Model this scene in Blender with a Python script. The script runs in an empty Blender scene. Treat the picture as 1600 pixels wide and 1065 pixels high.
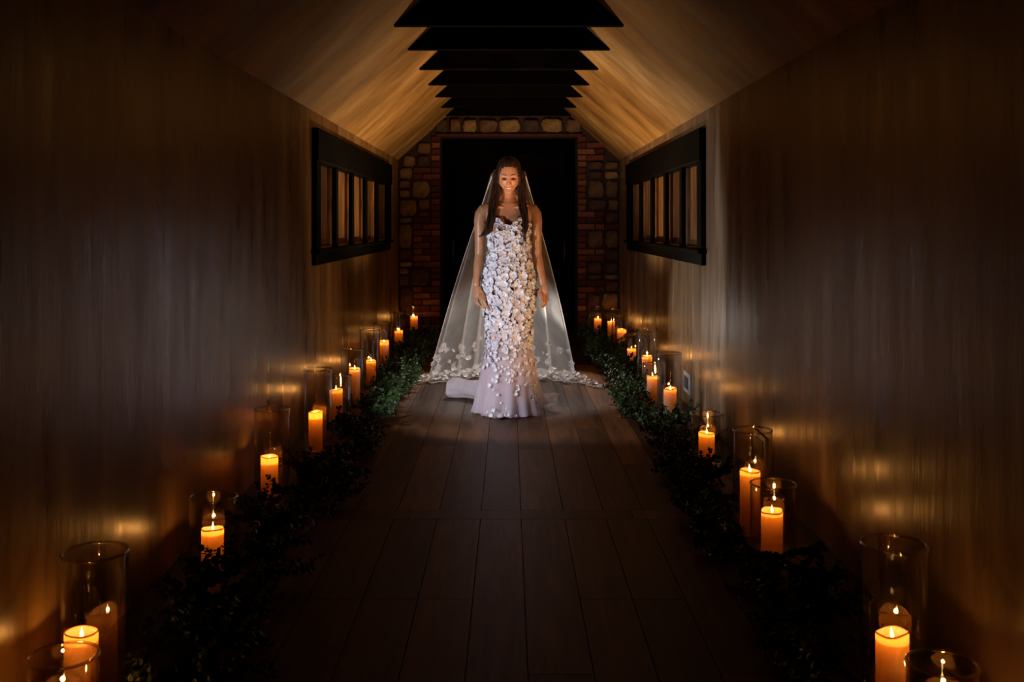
import bpy, bmesh, math, random
from mathutils import Vector, Matrix, noise
random.seed(11)
R = math.radians
sc = bpy.context.scene
COL = sc.collection

# ------------------------------------------------------------------ camera, world, light, exposure
cam_d = bpy.data.cameras.new('camera')
cam_d.sensor_width = 36.0
cam_d.lens = 36.0
cam_d.shift_x = 0.0031
cam_d.shift_y = -0.114
cam_d.clip_start = 0.05
cam = bpy.data.objects.new('camera', cam_d)
cam.location = (0, 0, 1.318)
cam.rotation_euler = (R(90), 0, 0)
COL.objects.link(cam)
sc.camera = cam

world = bpy.data.worlds.new('world')
world.use_nodes = True
world.node_tree.nodes['Background'].inputs[0].default_value = (0.02, 0.012, 0.008, 1)
world.node_tree.nodes['Background'].inputs[1].default_value = 0.02
sc.world = world

CANDLE_W = 0.50
BODY_Y = 7.2


def lamp(name, kind, loc, energy, color, aim=None, radius=0.05, angle=60, blend=0.5, parent=None):
    d = bpy.data.lights.new(name, kind)
    d.energy = energy
    d.color = color
    d.shadow_soft_size = radius
    if kind == 'SPOT':
        d.spot_size = R(angle)
        d.spot_blend = blend
    o = bpy.data.objects.new(name, d)
    COL.objects.link(o)
    o.location = loc
    if aim is not None:
        o.rotation_euler = (Vector(aim) - Vector(loc)).to_track_quat('-Z', 'Y').to_euler()
    if parent:
        o.parent = parent
    return o


# the photographer's flashes: one on the floor behind the bride, two low in front of her; plus three added spots
lamp('flash_up', 'SPOT', (0.03, 9.0, 0.45), 190, (1.0, 0.66, 0.34), (0.03, 9.0, 2.4), 0.06, 146, 0.6)
lamp('added_veil_spot', 'SPOT', (0.03, 9.85, 2.42), 210, (1.0, 0.93, 0.88), (0.0, 8.62, 0.3), 0.05, 44, 0.4)  # unseen lamp added under the beams to backlight the veil
lamp('flash_cool', 'SPOT', (-1.12, 5.85, 0.66), 92, (0.84, 0.88, 1.0), (0.12, 7.12, 0.70), 0.04, 88, 0.35)
lamp('added_wall_spot', 'SPOT', (0.02, 8.3, 0.5), 30, (1.0, 0.90, 0.80), (1.3, 7.55, 0.62), 0.05, 76, 0.8)  # added lamp hidden behind the gown, brightens a patch of the right wall
lamp('flash_warm', 'SPOT', (1.08, 6.15, 0.65), 46, (1.0, 0.56, 0.25), (0.05, 7.15, 0.95), 0.04, 75, 0.7)
lamp('added_face_spot', 'SPOT', (0.06, 5.6, 0.62), 130, (1.0, 0.56, 0.28), (0.0, 7.1, 1.66), 0.03, 17, 0.8)  # added unseen spot that brightens the face, standing in for candle glow

sc.view_settings.view_transform = 'Standard'
sc.view_settings.look = 'None'
sc.view_settings.exposure = 0.0
sc.view_settings.gamma = 1.0
sc.view_settings.use_curve_mapping = False
sc.cycles.use_denoising = True
sc.cycles.sample_clamp_indirect = 3.0
sc.cycles.max_bounces = 6
sc.cycles.diffuse_bounces = 2
sc.cycles.glossy_bounces = 3
sc.cycles.use_adaptive_sampling = True
sc.cycles.adaptive_threshold = 0.09
sc.cycles.transparent_max_bounces = 16
sc.cycles.caustics_reflective = False
sc.cycles.caustics_refractive = False


# ------------------------------------------------------------------ helpers
def interp(tab, t):
    if t <= tab[0][0]:
        return tab[0][1:]
    for a, b in zip(tab, tab[1:]):
        if t <= b[0]:
            f = (t - a[0]) / (b[0] - a[0])
            f = f * f * (3 - 2 * f) * 0.35 + f * 0.65
            return tuple(p + (q - p) * f for p, q in zip(a[1:], b[1:]))
    return tab[-1][1:]


class MB:
    """collects geometry for one mesh"""
    def __init__(s):
        s.v = []
        s.f = []

    def add(s, v, f):
        n = len(s.v)
        s.v += [tuple(p) for p in v]
        s.f += [tuple(i + n for i in q) for q in f]

    def box(s, x0, x1, y0, y1, z0, z1):
        v = [(x, y, z) for x in (x0, x1) for y in (y0, y1) for z in (z0, z1)]
        s.add(v, [(0, 1, 3, 2), (4, 6, 7, 5), (0, 4, 5, 1), (2, 3, 7, 6), (0, 2, 6, 4), (1, 5, 7, 3)])

    def prism(s, poly, y0, y1):
        """poly in (x, z), extruded along y"""
        n = len(poly)
        v = [(x, y0, z) for x, z in poly] + [(x, y1, z) for x, z in poly]
        f = [tuple(range(n)), tuple(range(2 * n - 1, n - 1, -1))]
        f += [(i, i + n, (i + 1) % n + n, (i + 1) % n) for i in range(n)]
        s.add(v, f)

    def lathe(s, prof, n=32, cx=0, cy=0):
        m = len(prof)
        v = []
        for r, z in prof:
            for i in range(n):
                a = 2 * math.pi * i / n
                v.append((cx + r * math.cos(a), cy + r * math.sin(a), z))
        f = []
        for j in range(m - 1):
            for i in range(n):
                k = (i + 1) % n
                f.append((j * n + i, j * n + k, (j + 1) * n + k, (j + 1) * n + i))
        s.add(v, f)

    def tube(s, pts, rad, n=12, flat=None, cap=True):
        """swept tube with hemispheric-ish ends; rad = list of r or (rx, ry); flat = reference direction of rx"""
        P = [Vector(p) for p in pts]
        rr = [(r, r) if not isinstance(r, tuple) else r for r in rad]
        if cap:
            d0 = (P[0] - P[1]).normalized()
            d1 = (P[-1] - P[-2]).normalized()
            r0, r1 = rr[0], rr[-1]
            m0, m1 = min(r0), min(r1)
            P = [P[0] + d0 * m0, P[0] + d0 * m0 * .75] + P + [P[-1] + d1 * m1 * .75, P[-1] + d1 * m1]
            rr = [(r0[0] * .15, r0[1] * .15), (r0[0] * .68, r0[1] * .68)] + rr + [(r1[0] * .68, r1[1] * .68), (r1[0] * .15, r1[1] * .15)]
        ref = Vector(flat) if flat else None
        v, f = [], []
        prev = None
        for i, p in enumerate(P):
            t = (P[min(i + 1, len(P) - 1)] - P[max(i - 1, 0)]).normalized()
            if ref is not None:
                u = ref - t * ref.dot(t)
            elif prev is not None:
                u = prev - t * prev.dot(t)
            else:
                u = Vector((1, 0, 0)) - t * t.x
                if u.length < .1:
                    u = Vector((0, 1, 0)) - t * t.y
            u.normalize()
            prev = u
            w = t.cross(u)
            for k in range(n):
                a = 2 * math.pi * k / n
                v.append(p + u * (rr[i][0] * math.cos(a)) + w * (rr[i][1] * math.sin(a)))
        m = len(P)
        for j in range(m - 1):
            for k in range(n):
                q = (k + 1) % n
                f.append((j * n + k, j * n + q, (j + 1) * n + q, (j + 1) * n + k))
        f.append(tuple(range(n - 1, -1, -1)))
        f.append(tuple(range((m - 1) * n, m * n)))
        s.add(v, f)

    def grid(s, fn, nu, nv, wrap=False):
        v = [fn(i / (nu if wrap else nu - 1), j / (nv - 1)) for j in range(nv) for i in range(nu)]
        f = []
        for j in range(nv - 1):
            for i in range(nu if wrap else nu - 1):
                k = (i + 1) % nu
                f.append((j * nu + i, j * nu + k, (j + 1) * nu + k, (j + 1) * nu + i))
        s.add(v, f)

    def mesh(s, name, mat=None, smooth=False, fix=True):
        me = bpy.data.meshes.new(name)
        me.from_pydata(s.v, [], s.f)
        if fix:
            bm = bmesh.new()
            bm.from_mesh(me)
            bmesh.ops.recalc_face_normals(bm, faces=bm.faces)
            bm.to_mesh(me)
            bm.free()
        if smooth:
            me.polygons.foreach_set('use_smooth', [True] * len(me.polygons))
        if mat:
            me.materials.append(mat)
        me.update()
        return me

    def build(s, name, mat=None, parent=None, smooth=False, bevel=0, fix=True):
        me = s.mesh(name, mat, smooth, fix)
        if bevel:
            bm = bmesh.new()
            bm.from_mesh(me)
            bmesh.ops.bevel(bm, geom=bm.edges[:], offset=bevel, segments=1, affect='EDGES', clamp_overlap=True)
            bm.to_mesh(me)
            bm.free()
        return link(name, me, parent)


def link(name, data, parent=None, loc=None):
    o = bpy.data.objects.new(name, data)
    COL.objects.link(o)
    if parent:
        o.parent = parent
    if loc is not None:
        o.location = loc
    return o


def tag(o, label=None, cat=None, group=None, kind=None):
    if label:
        o['label'] = label
    if cat:
        o['category'] = cat
    if group:
        o['group'] = group
    if kind:
        o['kind'] = kind
    return o


def empty(name, loc=(0, 0, 0)):
    o = link(name, None, None, loc)
    o.empty_display_size = .1
    return o


def rbox(sx, sy, sz, bev):
    """mesh of a bevelled unit box with real sizes"""
    m = MB()
    m.box(-sx / 2, sx / 2, -sy / 2, sy / 2, -sz / 2, sz / 2)
    me = m.mesh('box')
    bm = bmesh.new()
    bm.from_mesh(me)
    bmesh.ops.bevel(bm, geom=bm.edges[:], offset=bev, segments=1, affect='EDGES')
    bm.to_mesh(me)
    bm.free()
    return me


# ------------------------------------------------------------------ materials
class NT:
    def __init__(s, name):
        s.m = bpy.data.materials.new(name)
        s.m.use_nodes = True
        s.t = s.m.node_tree
        s.b = s.t.nodes['Principled BSDF']
        s.out = s.t.nodes['Material Output']

    def n(s, kind, **kw):
        nd = s.t.nodes.new(kind)
        for k, v in kw.items():
            if k in nd.inputs:
                s.set(nd, k, v)
            else:
                setattr(nd, k, v)
        return nd

    def set(s, nd, k, v):
        if isinstance(v, bpy.types.NodeSocket):
            s.t.links.new(v, nd.inputs[k])
        else:
            nd.inputs[k].default_value = v

    def coords(s, scale, which='Object'):
        tc = s.n('ShaderNodeTexCoord')
        mp = s.n('ShaderNodeMapping')
        s.t.links.new(tc.outputs[which], mp.inputs['Vector'])
        mp.inputs['Scale'].default_value = scale
        return mp.outputs[0]

    def noise(s, vec, scale=1, detail=4, rough=.55, dist=0):
        nd = s.n('ShaderNodeTexNoise')
        s.t.links.new(vec, nd.inputs['Vector'])
        nd.inputs['Scale'].default_value = scale
        nd.inputs['Detail'].default_value = detail
        nd.inputs['Roughness'].default_value = rough
        nd.inputs['Distortion'].default_value = dist
        return nd.outputs['Fac']

    def ramp(s, fac, stops):
        nd = s.n('ShaderNodeValToRGB')
        s.t.links.new(fac, nd.inputs[0])
        e = nd.color_ramp.elements
        e[0].position, e[0].color = stops[0][0], (*stops[0][1], 1)
        e[1].position, e[1].color = stops[-1][0], (*stops[-1][1], 1)
        for p, c in stops[1:-1]:
            x = e.new(p)
            x.color = (*c, 1)
        return nd.outputs[0]

    def mul(s, a, b, op='MULTIPLY'):
        nd = s.n('ShaderNodeMath', operation=op)
        s.set(nd, 0, a)
        s.set(nd, 1, b)
        return nd.outputs[0]

    def mixc(s, fac, a, b, mode='MIX'):
        nd = s.n('ShaderNodeMix', data_type='RGBA', blend_type=mode)
        for i, v in ((0, fac), (6, a), (7, b)):
            if isinstance(v, bpy.types.NodeSocket):
                s.t.links.new(v, nd.inputs[i])
            else:
                nd.inputs[i].default_value = v if i == 0 else (*v, 1)
        return nd.outputs[2]

    def bump(s, h, strength=.3, dist=.01):
        nd = s.n('ShaderNodeBump')
        s.t.links.new(h, nd.inputs['Height'])
        nd.inputs['Strength'].default_value = strength
        nd.inputs['Distance'].default_value = dist
        s.t.links.new(nd.outputs[0], s.b.inputs['Normal'])

    def p(s, **kw):
        for k, v in kw.items():
            s.set(s.b, k.replace('_', ' '), v if not (isinstance(v, tuple) and len(v) == 3) else (*v, 1))
        return s


def simple(name, col, rough=.6, spec=.4, var=.12, scale=30, bump=0, metal=0):
    t = NT(name)
    f = t.noise(t.coords((1, 1, 1)), scale)
    lo = tuple(c * (1 - var) for c in col)
    hi = tuple(min(1, c * (1 + var)) for c in col)
    t.p(Base_Color=t.ramp(f, [(.3, lo), (.7, hi)]), Roughness=rough, Metallic=metal)
    t.b.inputs['Specular IOR Level'].default_value = spec
    if bump:
        t.bump(f, bump, .01)
    return t.m


def plaster(name, streak, dark, mid, light, r0=.24, r1=.40, spec=.45):
    t = NT(name)
    a = t.noise(t.coords(streak), 1.0, 6, .62, .25)
    c2 = tuple(x * 3.1 for x in streak)
    b = t.noise(t.coords(c2), 1.0, 5, .6)
    big = t.noise(t.coords((.55, .55, .55)), 1.0, 3, .5)
    m = t.mul(t.mul(a, .55), t.mul(b, .25), 'ADD')
    m = t.mul(m, t.mul(big, .22), 'ADD')
    t.p(Base_Color=t.ramp(m, [(.36, dark), (.52, mid), (.68, light)]))
    rr = t.n('ShaderNodeMapRange')
    t.t.links.new(b, rr.inputs[0])
    rr.inputs[1].default_value, rr.inputs[2].default_value = .3, .7
    rr.inputs[3].default_value, rr.inputs[4].default_value = r0, r1
    t.p(Roughness=rr.outputs[0])
    t.b.inputs['Specular IOR Level'].default_value = spec
    t.bump(m, .35, .03)
    return t.m


def wood(name, dark, light, streak, rough=.4, ring=1.0, rnd=.5, spec=.5, bump=.25):
    t = NT(name)
    oi = t.n('ShaderNodeObjectInfo')
    co = t.coords(streak)
    ad = t.n('ShaderNodeVectorMath', operation='ADD')
    t.t.links.new(co, ad.inputs[0])
    cb = t.n('ShaderNodeCombineXYZ')
    sh = t.mul(oi.outputs['Random'], 37.0)
    t.t.links.new(sh, cb.inputs[0])
    t.t.links.new(sh, cb.inputs[2])
    t.t.links.new(cb.outputs[0], ad.inputs[1])
    v = ad.outputs[0]
    n1 = t.noise(v, 1.0, 6, .65, 1.2 * ring)
    n2 = t.noise(v, 5.0, 4, .6)
    m = t.mul(t.mul(n1, .7), t.mul(n2, .3), 'ADD')
    c = t.ramp(m, [(.33, dark), (.52, tuple((a + b) / 2 for a, b in zip(dark, light))), (.68, light)])
    k = t.n('ShaderNodeMapRange')
    t.t.links.new(oi.outputs['Random'], k.inputs[0])
    k.inputs[3].default_value, k.inputs[4].default_value = 1 - rnd, 1 + rnd * .6
    hv = t.n('ShaderNodeHueSaturation')
    t.t.links.new(c, hv.inputs['Color'])
    t.t.links.new(k.outputs[0], hv.inputs['Value'])
    t.p(Base_Color=hv.outputs[0], Roughness=rough)
    t.b.inputs['Specular IOR Level'].default_value = spec
    t.bump(m, bump, .006)
    return t.m


def sheer(name, col, alpha, transl=.5):
    """thin net fabric: a share of the light passes straight through the mesh holes"""
    t = NT(name)
    t.t.nodes.remove(t.b)
    f = t.noise(t.coords((9, 9, 1.2)), 1, 3)
    d = t.n('ShaderNodeBsdfDiffuse', Color=(*col, 1))
    l = t.n('ShaderNodeBsdfTranslucent', Color=(*col, 1))
    mx = t.n('ShaderNodeMixShader')
    mx.inputs[0].default_value = transl
    t.t.links.new(d.outputs[0], mx.inputs[1])
    t.t.links.new(l.outputs[0], mx.inputs[2])
    tr = t.n('ShaderNodeBsdfTransparent')
    m2 = t.n('ShaderNodeMixShader')
    a = t.n('ShaderNodeMapRange')
    t.t.links.new(f, a.inputs[0])
    a.inputs[3].default_value, a.inputs[4].default_value = alpha * .6, alpha * 1.4
    t.t.links.new(a.outputs[0], m2.inputs[0])
    t.t.links.new(tr.outputs[0], m2.inputs[1])
    t.t.links.new(mx.outputs[0], m2.inputs[2])
    t.t.links.new(m2.outputs[0], t.out.inputs[0])
    return t.m


def petal_fabric(name, col):
    t = NT(name)
    f = t.noise(t.coords((1, 1, 1)), 90, 3)
    t.p(Base_Color=t.ramp(f, [(.3, tuple(c * .86 for c in col)), (.7, col)]), Roughness=.38)
    t.b.inputs['Specular IOR Level'].default_value = .6
    return t.m


def glass_mat(name, base=.085, col=(1, 1, 1)):
    t = NT(name)
    t.t.nodes.remove(t.b)
    lw = t.n('ShaderNodeLayerWeight', Blend=.5)
    fr = t.mul(t.mul(t.mul(lw.outputs['Facing'], 3.6, 'POWER'), .8), base, 'ADD')
    g = t.n('ShaderNodeBsdfGlossy')
    g.inputs['Roughness'].default_value = .02
    tr = t.n('ShaderNodeBsdfTransparent', Color=(.985, .985, .98, 1))
    m = t.n('ShaderNodeMixShader')
    t.t.links.new(fr, m.inputs[0])
    t.t.links.new(tr.outputs[0], m.inputs[1])
    t.t.links.new(g.outputs[0], m.inputs[2])
    t.t.links.new(m.outputs[0], t.out.inputs[0])
    return t.m


def wax_mat():
    t = NT('wax')
    t.t.nodes.remove(t.b)
    f = t.noise(t.coords((1, 1, 1)), 40, 3)
    c = t.ramp(f, [(.3, (.86, .62, .34)), (.7, (.93, .72, .44))])
    c2 = t.ramp(f, [(.3, (.95, .47, .12)), (.7, (1.0, .53, .16))])
    d = t.n('ShaderNodeBsdfDiffuse', Color=c)
    l = t.n('ShaderNodeBsdfTranslucent', Color=c2)
    m = t.n('ShaderNodeMixShader')
    m.inputs[0].default_value = .55
    t.t.links.new(d.outputs[0], m.inputs[1])
    t.t.links.new(l.outputs[0], m.inputs[2])
    g = t.n('ShaderNodeBsdfGlossy')
    g.inputs['Roughness'].default_value = .4
    m2 = t.n('ShaderNodeMixShader')
    m2.inputs[0].default_value = .03
    t.t.links.new(m.outputs[0], m2.inputs[1])
    t.t.links.new(g.outputs[0], m2.inputs[2])
    t.t.links.new(m2.outputs[0], t.out.inputs[0])
    return t.m


def pool_mat():
    t = NT('molten_wax')
    t.t.nodes.remove(t.b)
    f = t.noise(t.coords((1, 1, 1)), 60, 2)
    tr = t.n('ShaderNodeBsdfTransparent', Color=t.ramp(f, [(.3, (1, .80, .5)), (.7, (1, .84, .56))]))
    d = t.n('ShaderNodeBsdfDiffuse', Color=(.85, .6, .3, 1))
    m = t.n('ShaderNodeMixShader')
    m.inputs[0].default_value = .6
    t.t.links.new(tr.outputs[0], m.inputs[1])
    t.t.links.new(d.outputs[0], m.inputs[2])
    t.t.links.new(m.outputs[0], t.out.inputs[0])
    return t.m


def flame_mat():
    t = NT('flame')
    t.t.nodes.remove(t.b)
    f = t.noise(t.coords((1, 1, 1)), 25, 2)
    e = t.n('ShaderNodeEmission', Color=t.ramp(f, [(.3, (1.0, .50, .13)), (.7, (1.0, .58, .18))]), Strength=5.0)
    tr = t.n('ShaderNodeBsdfTransparent')
    a = t.n('ShaderNodeAddShader')
    t.t.links.new(e.outputs[0], a.inputs[0])
    t.t.links.new(tr.outputs[0], a.inputs[1])
    t.t.links.new(a.outputs[0], t.out.inputs[0])
    return t.m


def leaf_mat(name, a, b):
    t = NT(name)
    oi = t.n('ShaderNodeObjectInfo')
    f = t.noise(t.coords((1, 1, 1)), 22, 2)
    c = t.ramp(f, [(.35, a), (.68, b)])
    t.p(Base_Color=c, Roughness=.48)
    t.b.inputs['Specular IOR Level'].default_value = .5
    return t.m


M = {}
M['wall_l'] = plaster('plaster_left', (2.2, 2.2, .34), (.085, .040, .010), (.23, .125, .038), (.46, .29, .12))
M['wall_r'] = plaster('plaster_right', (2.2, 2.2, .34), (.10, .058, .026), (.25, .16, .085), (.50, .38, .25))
M['ceil'] = plaster('plaster_ceiling', (.8, 1.7, .8), (.10, .046, .011), (.30, .16, .048), (.55, .35, .14), .6, .8, .12)
M['beam'] = wood('black_beam', (.0025, .0017, .0014), (.005, .003, .0022), (1.2, 14, 14), .9, spec=.02, bump=.1)
M['frame'] = wood('black_frame', (.0016, .001, .0008), (.0035, .0022, .0016), (10, 1, 10), .7, spec=.05, bump=.1)
M['panel'] = wood('shutter_wood', (.012, .004, .0015), (.40, .19, .065), (13, 13, 1.1), .4, ring=2.6, rnd=.6, spec=.5)
M['ledge'] = simple('lit_ledge_paint', (.5, .40, .28), .4)  # pale colour paints in the light caught along each ledge
M['plank'] = wood('floor_board', (.036, .014, .005), (.20, .080, .026), (9, .8, 9), .5, ring=.7, rnd=.85, spec=.25, bump=.35)
M['subfloor'] = simple('gap', (.006, .004, .003), .9)
M['mortar'] = simple('mortar', (.045, .022, .014), .95, bump=.4)
M['brick'] = [simple('brick_%d' % i, c, .85, .2, .35, 24, .5) for i, c in enumerate([(.17, .046, .019), (.12, .032, .016), (.24, .085, .036), (.085, .024, .014)])]
M['stone'] = [simple('stone_%d' % i, c, .8, .25, .4, 14, .6) for i, c in enumerate([(.16, .085, .036), (.10, .045, .024), (.30, .17, .06), (.07, .038, .028), (.20, .12, .05)])]
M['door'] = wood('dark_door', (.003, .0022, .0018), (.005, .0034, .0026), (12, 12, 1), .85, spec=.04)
M['brass'] = simple('dull_metal', (.12, .09, .05), .35, .5, metal=.8)
M['wax'] = wax_mat()
M['pool'] = pool_mat()
M['wick'] = simple('wick', (.02, .012, .008), .9)
M['flame'] = flame_mat()
M['glass'] = glass_mat('clear_glass')
M['rim'] = glass_mat('polished_rim', .4)
M['leaf'] = [leaf_mat('leaf_dark', (.012, .030, .008), (.03, .065, .018)), leaf_mat('leaf_green', (.03, .075, .014), (.07, .13, .03))]
M['stem'] = simple('stem', (.03, .022, .01), .7)
M['vent'] = simple('vent_plate', (.42, .40, .38), .4)
M['ventdark'] = simple('vent_dark', (.05, .05, .055), .5)
M['skin'] = None
M['gown'] = simple('gown_net', (.17, .105, .10), .6, .3, .2, 60)
M['lining'] = simple('gown_lining', (.52, .38, .385), .55, .3, .1, 20)
M['tulle'] = sheer('tulle', (.90, .78, .84), .42, .35)
M['tulle_train'] = sheer('tulle_train', (.93, .84, .86), .9, .35)
M['veil'] = sheer('veil_net', (.95, .92, .88), .30, .55)
M['flower'] = petal_fabric('white_petals', (.84, .80, .84))
M['flower2'] = petal_fabric('blush_petals', (.74, .62, .63))
M['lace'] = petal_fabric('lace', (.9, .87, .86))
t = NT('skin')
f = t.noise(t.coords((1, 1, 1)), 18, 3)
t.p(Base_Color=t.ramp(f, [(.3, (.42, .19, .095)), (.7, (.48, .225, .115))]), Roughness=.38)
t.b.inputs['Specular IOR Level'].default_value = .5
M['skin'] = t.m
t = NT('hair')
f = t.noise(t.coords((70, 70, 5)), 1, 4, .6, .5)
t.p(Base_Color=t.ramp(f, [(.35, (.006, .003, .002)), (.7, (.040, .016, .008))]), Roughness=.5)
t.b.inputs['Specular IOR Level'].default_value = .22
t.bump(f, .6, .006)
M['hair'] = t.m
M['brow'] = simple('brow', (.02, .008, .004), .7)
M['lid'] = simple('shaded_eyelid', (.075, .03, .018), .5)  # eye-socket shade painted into the dusky lid colour
M['lip'] = simple('lip', (.36, .10, .07), .35)
M['teeth'] = simple('teeth', (.55, .42, .32), .4)
M['shoe'] = simple('shoe', (.6, .52, .5), .4)

# ------------------------------------------------------------------ room
HW, FAR, NEAR, EAVE, SLOPE = 1.30, 12.03, -1.6, 2.07, 0.90
RIDGE = EAVE + SLOPE * HW
W0, W1, WZ0, WZ1 = 6.80, 10.98, 1.06, 1.93     # window opening (casing outer)


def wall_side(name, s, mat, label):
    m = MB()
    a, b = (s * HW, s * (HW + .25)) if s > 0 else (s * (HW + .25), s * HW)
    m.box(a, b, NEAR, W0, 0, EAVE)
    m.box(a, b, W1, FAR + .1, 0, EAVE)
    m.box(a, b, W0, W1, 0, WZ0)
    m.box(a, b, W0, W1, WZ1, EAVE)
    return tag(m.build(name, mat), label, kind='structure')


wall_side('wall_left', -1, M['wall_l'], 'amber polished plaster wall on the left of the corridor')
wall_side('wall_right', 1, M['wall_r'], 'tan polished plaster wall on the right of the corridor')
m = MB()
m.prism([(-HW - .25, EAVE), (-HW, EAVE), (0, RIDGE), (HW, EAVE), (HW + .25, EAVE), (HW + .25, EAVE + .1), (0, RIDGE + .35), (-HW - .25, EAVE + .1)], NEAR, FAR + .1)
tag(m.build('ceiling', M['ceil']), 'sloping golden plaster ceiling streaked along its pitch', kind='structure')
m = MB()
m.prism([(-HW - .25, 0), (HW + .25, 0), (HW + .25, EAVE), (0, RIDGE + .2), (-HW - .25, EAVE)], NEAR - .2, NEAR)
tag(m.build('wall_near', M['wall_l']), 'plaster wall closing the corridor behind the camera', kind='structure')

# floor: boards laid along the corridor, one cross board
m = MB()
m.box(-HW - .25, HW + .25, NEAR, FAR + .7, -.12, -.022)
floor = tag(m.build('floor', M['subfloor']), 'dark wooden plank floor of the corridor', kind='structure')
edges = [-1.30, -1.10, -.90, -.71, -.515, -.32, -.127, .056, .25, .435, .62, .80, .975, 1.14, 1.30]
CROSS0, CROSS1 = 4.58, 4.72
cache = {}


def plank(x0, x1, y0, y1):
    g = .0016
    key = (round(x1 - x0, 3), round(y1 - y0, 2))
    if key not in cache:
        q_ = MB()
        q_.box(-(x1 - x0) / 2 + g, (x1 - x0) / 2 - g, -(y1 - y0) / 2 + g, (y1 - y0) / 2 - g, -.011, .011)
        me = q_.mesh('floor_plank')
        me.name = 'floor_plank'
        me.materials.append(M['plank'])
        cache[key] = me
    o = link('floor_plank', cache[key], floor, ((x0 + x1) / 2, (y0 + y1) / 2, -.011 - random.uniform(0, .0004)))
    return o


def plank_row(x0, x1, ya, yb, cuts):
    ys = [ya] + [c for c in cuts if ya < c < yb] + [yb]
    for a, b in zip(ys, ys[1:]):
        plank(x0, x1, a, b)


for i, (a, b) in enumerate(zip(edges, edges[1:])):
    cuts = {4: [6.1, 9.2], 5: [8.7], 6: [10.1], 7: [6.0, 8.9], 8: [7.4], 10: [5.62, 9.6]}.get(i, [random.choice([5.9, 6.6, 7.3]), random.choice([9.0, 9.7, 10.3])])
    plank_row(a, b, CROSS1, FAR + .02, cuts)
    plank_row(a, b, NEAR, CROSS0, [random.choice([.6, 1.4, 2.2]), random.choice([3.0, 3.6])] if i not in (6,) else [1.2])
for a, b in ((-1.3, -.45), (-.45, .56), (.56, 1.3)):
    plank(a, b, CROSS0, CROSS1)
for a, b in ((-.8, -.3), (-.3, .3), (.3, .8)):
    plank(a, b, FAR + .03, FAR + .6)


# windows: black casing, five boarded lights
def window(n, s, label):
    w = tag(empty('window_%d' % n, (s * HW, W0, WZ0)), label, kind='structure')

    def bx(name, d0, d1, y0, y1, z0, z1, mat, bev=.004):
        """d = depth into the wall (negative = proud into the corridor)"""
        m = MB()
        xs = sorted((s * d0, s * d1))
        m.box(xs[0], xs[1], y0 - W0, y1 - W0, z0 - WZ0, z1 - WZ0)
        return m.build(name, mat, w, bevel=bev)
    bx('head_casing', -.045, .16, W0 - .05, W1 + .05, 1.74, 1.955, M['frame'])
    bx('apron', -.03, .16, W0 - .05, W1 + .05, 1.045, 1.125, M['frame'])
    bx('sill', -.06, .16, W0 - .08, W1 + .08, 1.125, 1.15, M['frame'])
    bx('side_casing', -.035, .16, W0 - .05, W0 + .10, 1.15, 1.74, M['frame'])
    bx('side_casing', -.035, .16, W1 - .07, W1 + .05, 1.15, 1.74, M['frame'])
    ya, yb = W0 + .10, W1 - .07
    step = (yb - ya) / 5
    for i in range(5):
        p0, p1 = ya + i * step, ya + (i + 1) * step
        if i:
            bx('mullion', -.01, .16, p0 - .05, p0 + .05, 1.15, 1.74, M['frame'])
        q0, q1 = p0 + (.05 if i else 0), p1 - (.05 if i < 4 else 0)
        bx('stile', .022, .16, q1 - .03, q1, 1.15, 1.74, M['panel'], .006)
        bx('ledge', .02, .06, q0, q1 - .03, 1.15, 1.158, M['ledge'], 0)
        # each light is closed by two or three boards
        k = 2
        for j in range(k):
            g0 = q0 + (q1 - .03 - q0) * j / k
            g1 = q0 + (q1 - .03 - q0) * (j + 1) / k
            m = MB()
            m.box(-.0125, .0125, -(g1 - g0) / 2 + .002, (g1 - g0) / 2 - .002, -.295, .295)
            o = m.build('wood_board', M['panel'], w, bevel=.003)
            o.location = (s * (.05 + .0125), (g0 + g1) / 2 - W0, 1.445 - WZ0)
    return w


window(1, -1, 'black framed five-light window with wooden boards on the left wall')
window(2, 1, 'black framed five-light window with wooden boards on the right wall')

# collar beams
ORD = ['first', 'second', 'third', 'fourth', 'fifth', 'sixth', 'seventh', 'eighth', 'ninth', 'tenth', 'eleventh', 'twelfth', 'thirteenth', 'fourteenth', 'fifteenth', 'sixteenth']
for i, y in enumerate([6.53, 7.42, 8.36, 9.29, 10.17, 11.08, 11.93]):
    z0, z1 = 2.579, 2.579 + .38
    h0 = HW - (z0 - EAVE) / SLOPE
    h1 = HW - (z1 - EAVE) / SLOPE
    m = MB()
    m.prism([(-h0, 0), (h0, 0), (h1, z1 - z0), (-h1, z1 - z0)], -.035, .035)
    o = m.build('ceiling_beam', M['beam'], bevel=.004)
    o.location = (0, y, z0)
    lab = ['black collar beam nearest the camera at the top of the photo', 'second black collar beam from the camera under the ceiling', 'third black collar beam from the camera under the ceiling', 'middle one of the seven black collar beams', 'third black collar beam from the brick wall', 'second black collar beam from the brick wall', 'farthest black collar beam resting above the stone lintel'][i]
    tag(o, lab, 'beam', 'black collar beams under the ceiling')

# ------------------------------------------------------------------ far wall: bricks and stones around the doorway
DX, DZ = .805, 2.355
m = MB()
m.box(-HW - .25, -DX, FAR + .012, FAR + .42, 0, 2.2)
m.box(DX, HW + .25, FAR + .012, FAR + .42, 0, 2.2)
m.prism([(-1.3, 2.2), (-DX, 2.2), (-DX, DZ), (DX, DZ), (DX, 2.2), (1.3, 2.2), (.2, 3.1), (-.2, 3.1)], FAR + .012, FAR + .42)
wall_far = tag(m.build('wall_far', M['mortar']), 'brick and rubble stone end wall around the dark doorway', kind='structure')
rnd = random.Random(5)
bcache = {}


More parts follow.
